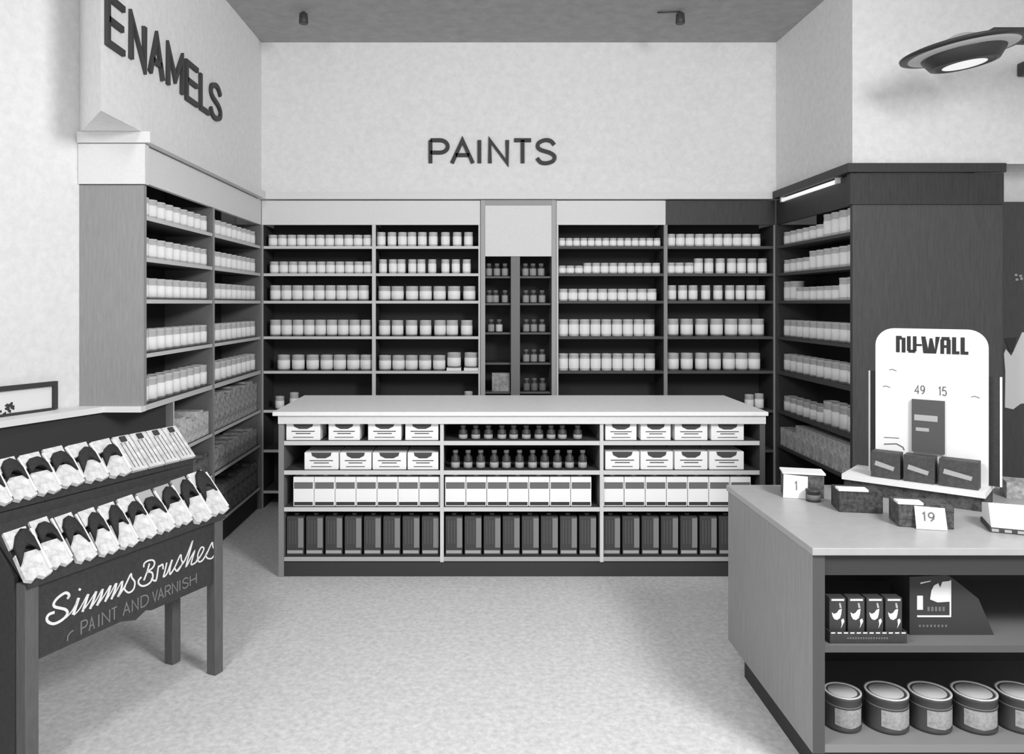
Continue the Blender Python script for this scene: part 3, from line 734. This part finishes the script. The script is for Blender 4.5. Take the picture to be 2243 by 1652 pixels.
# ---------------------------------------------------------------- NU-WALL display on the counter
ND = (1.617, 3.45, HC); NR = math.atan2(-.648, .762)
NM = Matrix.Translation(Vector(ND)) @ Matrix.Rotation(NR, 4, 'Z')
t = empty('nu_wall_display', ND, NR, 'white round-topped cardboard NU-WALL display standing on the right counter', 'display stand')
def nb_(name, x0, x1, y0, y1, z0, z1, mts, bevel=0):
    m = MB(); m.T = NM; m.box(x0, x1, y0, y1, z0, z1); return m.build(name, mts, t, bevel=bevel)
nb_('base_box', 0.0, .53, .012, .24, .0005, .058, [mat('dark mottled base', .07, .7, .8, 40)])
nb_('tray_ledge', -.005, .535, -.004, .25, .0585, .082, [CARDW])
nb_('rear_panel', .075, .565, .15, .162, .0825, .535, [BLACK])
for a in (.068, .5655): nb_('panel_edge', a, a+.007, .148, .164, .0825, .535, [CARDW])
m = MB(); m.T = NM; x0, x1, z0_, z1_, r = .105, .53, .0825, .73, .075
pl = [(x0, z0_), (x1, z0_)]+[(x1-r+r*math.cos(a), z1_-r+r*math.sin(a)) for a in [k*math.pi/16 for k in range(9)]]+[(x0+r+r*math.cos(a), z1_-r+r*math.sin(a)) for a in [math.pi/2+k*math.pi/16 for k in range(9)]]
m.prism(pl, lambda p, tt: (p[0], .125-.012*tt, p[1])); hc_ = m.build('header_card', [CARDW], t)
m = MB(); m.T = NM
def q(a, b, c, d, z=0): m.prism([(a, b), (c, b), (c, d), (a, d)], lambda p, tt: (p[0], .1129-.0015*tt, p[1]))
tx, tz, th = .188, .625, .072
def rect(u0, v0, u1, v1): q(tx+u0, tz+v0*th, tx+u1, tz+v1*th)
def poly(pp): m.prism([(tx+a, tz+b*th) for a, b in pp], lambda p, tt: (p[0], .1129-.0015*tt, p[1]))
# n
rect(0, 0, .0145, 1); rect(.0225, 0, .037, .9); rect(.0145, .78, .0225, 1)
# U
rect(.043, .1, .0575, 1); rect(.066, .1, .080, 1); rect(.048, 0, .075, .18)
rect(.080, .42, .100, .54)
# W
poly([(.098, 1), (.114, 1), (.124, .25), (.121, 0), (.106, 0)]); poly([(.121, 0), (.124, .25), (.130, .9), (.140, .9), (.137, 0)]); poly([(.137, 0), (.140, .9), (.150, .2), (.152, 1), (.168, 1), (.154, 0)])
# A with a flat top
rect(.170, 0, .184, .85); rect(.193, 0, .208, .85); rect(.174, .80, .204, 1); rect(.184, .36, .193, .52)
# L L
rect(.213, 0, .228, 1); rect(.228, 0, .240, .18); rect(.244, 0, .259, 1); rect(.259, 0, .272, .18)
m.build('nu_wall_lettering', [mat('bold dark ink', .03, .7)], hc_)
m = MB(); m.T = NM
for txt, xx in (('49', .262), ('15', .352)):
    for ch in txt:
        gw, st = GL[ch]
        for s_ in st: m.ribbon([(xx+p[0]*.026, .448+p[1]*.036) for p in s_], .0045, lambda p, tt: (p[0], .1129-.0012*tt, p[1]))
        xx += .022 if ch != '1' else .014
for xx, zz in ((.16, .545), (.135, .47), (.47, .45)): m.ribbon([(xx, zz), (xx+.012, zz+.004), (xx+.03, zz-.002)], .003, lambda p, tt: (p[0], .1129-.0012*tt, p[1]))
m.build('price_print', [GREY], hc_)
m = MB(); m.T = NM; m.box(.252, .375, .098, .1125, .20, .425); pk_ = m.build('printed_package', [mat('dark package', .09, .6)], t)
m = MB(); m.T = NM; m.box(.262, .350, .0965, .0978, .335, .36); m.box(.268, .318, .0965, .0978, .29, .305); m.build('package_print', [LGREY], pk_)
m = MB(); m.T = NM; m.ribbon([(.14, .215), (.19, .222), (.215, .21), (.22, .198)], .005, lambda p, tt: (p[0], .1129-.0012*tt, p[1])); m.ribbon([(.14, .245), (.2, .248)], .003, lambda p, tt: (p[0], .1129-.0012*tt, p[1])); m.build('script_print', [GREY], hc_)
for i, (a, b) in enumerate(((.108, .222), (.236, .352), (.368, .508))):
    p = empty('product_box', tuple(NM @ Vector(((a+b)/2, .05, .0825))), NR, 'dark box with a pale label strip, %s one on the ledge of the white display' % ['left', 'middle', 'right'][i], 'box', 'dark boxes on the display ledge')
    m = MB(); m.T = NM; m.box(a, b, .02, .085, .0825, .195); m.build('carton', [mat('dark product carton', .07, .6, .3, 60)], p, bevel=.002)
    m = MB(); m.T = NM; m.prism([(a+.015, .135), (b-.025, .118), (b-.02, .135), (a+.02, .155)], lambda q_, tt: (q_[0], .0199-.001*tt, q_[1])); m.build('label_strip', [LGREY], p)
# ---------------------------------------------------------------- goods on the counter
def counter_pt(px, py): D = F*(EYE-HC)/(py-CY); return ((px-CX)/F*D, D)
def goods(name, px, py, rz, wx, dy, h, mt, label, cat):
    X_, Y_ = counter_pt(px, py)
    p = empty(name, (X_, Y_, HC), R(rz), label, cat)
    M = WM[p]; m = MB(); m.T = M; m.box(0, wx, 0, dy, .0005, h); m.build('carton', [mt], p, bevel=.003)
    return p, M
# left: small carton with price card and a round tin
p, M = goods('display_box', 1716, 1088, -14, .165, .09, .10, mat('patterned dark carton', .10, .7, .7, 50), 'small carton with a white price card at the left edge of the right counter', 'box')
m = MB(); m.T = M; m.prism([(-.004, .0), (.095, .0), (.098, .092), (.0, .098)], lambda q_, tt: (q_[0], -.004-.003*tt-.015*(1-q_[1]/.1)*1, q_[1]+.001)); m.build('price_card', [CARDW], p)
m = MB(); m.T = M
for s_ in GL['1'][1]: m.ribbon([(.045+a*.03, .035+b*.035) for a, b in s_], .005, lambda q_, tt: (q_[0], -.0071-.0012*tt-.015*(1-q_[1]/.1), q_[1]))
m.build('price_figure', [GREY], p)
m = MB(); m.T = M; m.box(-.004, .17, -.005, .10, .1005, .108); m.build('lid', [CARDW], p)
X_, Y_ = counter_pt(1781, 1098)
p = empty('round_tin', (X_, Y_+.0, HC), 0, 'round dark tin in front of the small carton with the price card', 'tin'); WMs = WM.pop(p)
MB().lathe([(.028, .0005), (.029, .003), (.029, .040), (.031, .041), (.031, .05), (.026, .052), (0, .051)], 24).build('body', [CAND], p)
MB().lathe([(.0285, .010), (.0296, .011), (.0296, .030), (.0285, .031)], 24).build('label', [GREY], p); WM[p] = WMs
p, M = goods('display_box', 1838, 1122, -10, .165, .12, .085, mat('dark speckled carton', .055, .7, .9, 55), 'low dark speckled carton in front of the left corner of the white display', 'box')
m = MB(); m.T = M; m.box(-.002, .11, -.003, .05, .0855, .094); m.build('pale_flap', [CARDW], p)
p, M = goods('display_box', 1968, 1154, -12, .19, .12, .085, mat('grey speckled carton', .08, .7, .9, 55), 'dark speckled carton with a white price card in front of the white display', 'box')
m = MB(); m.T = M; m.box(-.002, .085, -.003, .05, .0855, .094); m.build('pale_flap', [CARDW], p)
m = MB(); m.T = M; m.prism([(.055, .0), (.16, .0), (.155, .078), (.052, .082)], lambda q_, tt: (q_[0], -.006-.002*tt-.014*(1-q_[1]/.08), q_[1]+.0015)); m.build('price_card', [CARDW], p)
m = MB(); m.T = M; xx = .078
for ch in '19':
    for s_ in GL[ch][1]: m.ribbon([(xx+a*.034, .03+b*.03) for a, b in s_], .005, lambda q_, tt: (q_[0], -.0081-.0012*tt-.014*(1-q_[1]/.08), q_[1]+.0015))
    xx += .02
m.build('price_figures', [GREY], p)
p, M = goods('display_box', 2112, 1150, -20, .12, .12, .06, mat('grey speckled carton', .08, .7, .9, 55), 'low grey speckled carton under the right corner of the white display', 'box')
bpy.data.objects.remove(p.children[0]); bpy.data.objects.remove(p)
p, M = goods('display_box', 2168, 1166, -22, .24, .16, .018, mat('dark tray base', .06, .7), 'white folded carton on a dark tray at the right edge of the counter', 'box')
m = MB(); m.T = M; m.prism([(.0, .019), (.155, .019), (.155, .075), (.05, .098)], lambda q_, tt: (.005+.22*tt, q_[0], q_[1])); m.build('folded_card', [CARDW], p)
m = MB(); m.T = M
for k in range(5): m.box(.006+k*.04, .028+k*.04, -.002, 0, .004, .014)
m.build('edge_print', [LGREY], p)
X_, Y_ = counter_pt(2205, 1092)
o = MB(); o.T = Matrix.Translation(Vector((X_, Y_, HC))) @ Matrix.Rotation(R(-22), 4, 'Z'); o.box(0, .2, 0, .12, .0005, .07)
o = o.build('carton', [mott]); setp(o, 'mottled grey carton behind the white folded carton at the right end of the counter', 'carton')
# ---------------------------------------------------------------- notice on the far right wall
PX = lambda px: (px-CX)/F*5.21
PZ = lambda py: EYE-(py-CY)/F*5.21
t = empty('wall_notice', (PX(2222), 5.21, PZ(890)), 0, 'pale notice with a dark V mark on the brown panelling at the far right', 'poster')
m = MB(); m.prism([(PX(a), PZ(b)) for a, b in ((2202, 893), (2203, 815), (2200, 775), (2204, 765), (2216, 780), (2240, 728), (2275, 728), (2275, 880), (2236, 885), (2220, 897))], lambda p, tt: (p[0], 5.219-.006*tt, p[1])); m.build('sheet', [CARDW], t)
m = MB(); m.prism([(PX(a), PZ(b)) for a, b in ((2202, 742), (2228, 740), (2220, 772), (2212, 770))], lambda p, tt: (p[0], 5.219-.004*tt, p[1])); m.build('v_mark', [INK], t)
m = MB()
for a, b in ((2224, 600), (2234, 602), (2226, 610), (2236, 608)): m.prism([(PX(a), PZ(b)), (PX(a+6), PZ(b)), (PX(a+6), PZ(b+5)), (PX(a), PZ(b+5))], lambda p, tt: (p[0], 5.219-.003*tt, p[1]))
o = m.build('small_plate', [LGREY]); setp(o, 'tiny pale marks of a small plate on the brown panelling above the notice', 'plate')
# ================================================================== CEILING LAMPS
Lx, Ly, Lz = 2.70, 4.32, 2.985
t = empty('ceiling_lamp', (Lx, Ly, Lz), 0, 'large dished lamp with a dark collar and round lit diffuser, upper right', 'lamp')
LT = Matrix.Translation(Vector((Lx, Ly, Lz))) @ Matrix.Rotation(R(-7), 4, 'Y')
def lz(name, prof, mt, parent=None):
    m = MB(); m.T = LT; return m.lathe(prof, 48).build(name, [mt], parent or t)
lz('dish_shade', [(.16, .05), (.24, .06), (.300, .075), (.306, .082), (.295, .088), (.24, .10), (.14, .12), (.05, .16), (0, .16)], SHADE)
lz('dish_rim', [(.285, .068), (.312, .074), (.315, .084), (.290, .092)], METAL)
cl_ = lz('collar', [(.150, -.006), (.172, -.002), (.205, .045), (.215, .075), (.19, .08), (.165, .03), (.150, -.006)], METAL)
lz('diffuser', [(.149, .002), (.1, -.008), (0, -.012)], GLOW, cl_)
MB().box(Lx+.15, 3.5, Ly-.02, Ly+.04, Lz+.115, Lz+.20).box(3.44, 3.5, Ly+.04, 4.971, Lz+.115, Lz+.20).build('bracket_arm', [METAL], t, bevel=.01)
def spot(px, py, arm, label):
    D = F*(ZC-.06-EYE)/(CY-py); X_ = (px-CX)/F*D
    t = empty('spot_lamp', (X_, D, ZC-.1), 0, label, 'lamp', None)
    MB().lathe([(.030, -.04), (.034, -.036), (.030, .03), (.012, .045), (0, .045)], 16, c=(X_, D, ZC-.06)).build('lamp_head', [METAL], t)
    MB().tube([(X_, D, ZC-.012), (X_, D, ZC-.03)], .008).build('stem', [METAL], t)
    if arm: MB().tube([(X_, D, ZC-.012), (X_-.16, D+.02, ZC-.012)], .006).build('arm', [METAL], t)
    return t
spot(665, 40, False, 'small dark spot lamp at the left of the ceiling'); spot(1490, 40, True, 'small dark spot lamp with a short arm at the right of the ceiling')
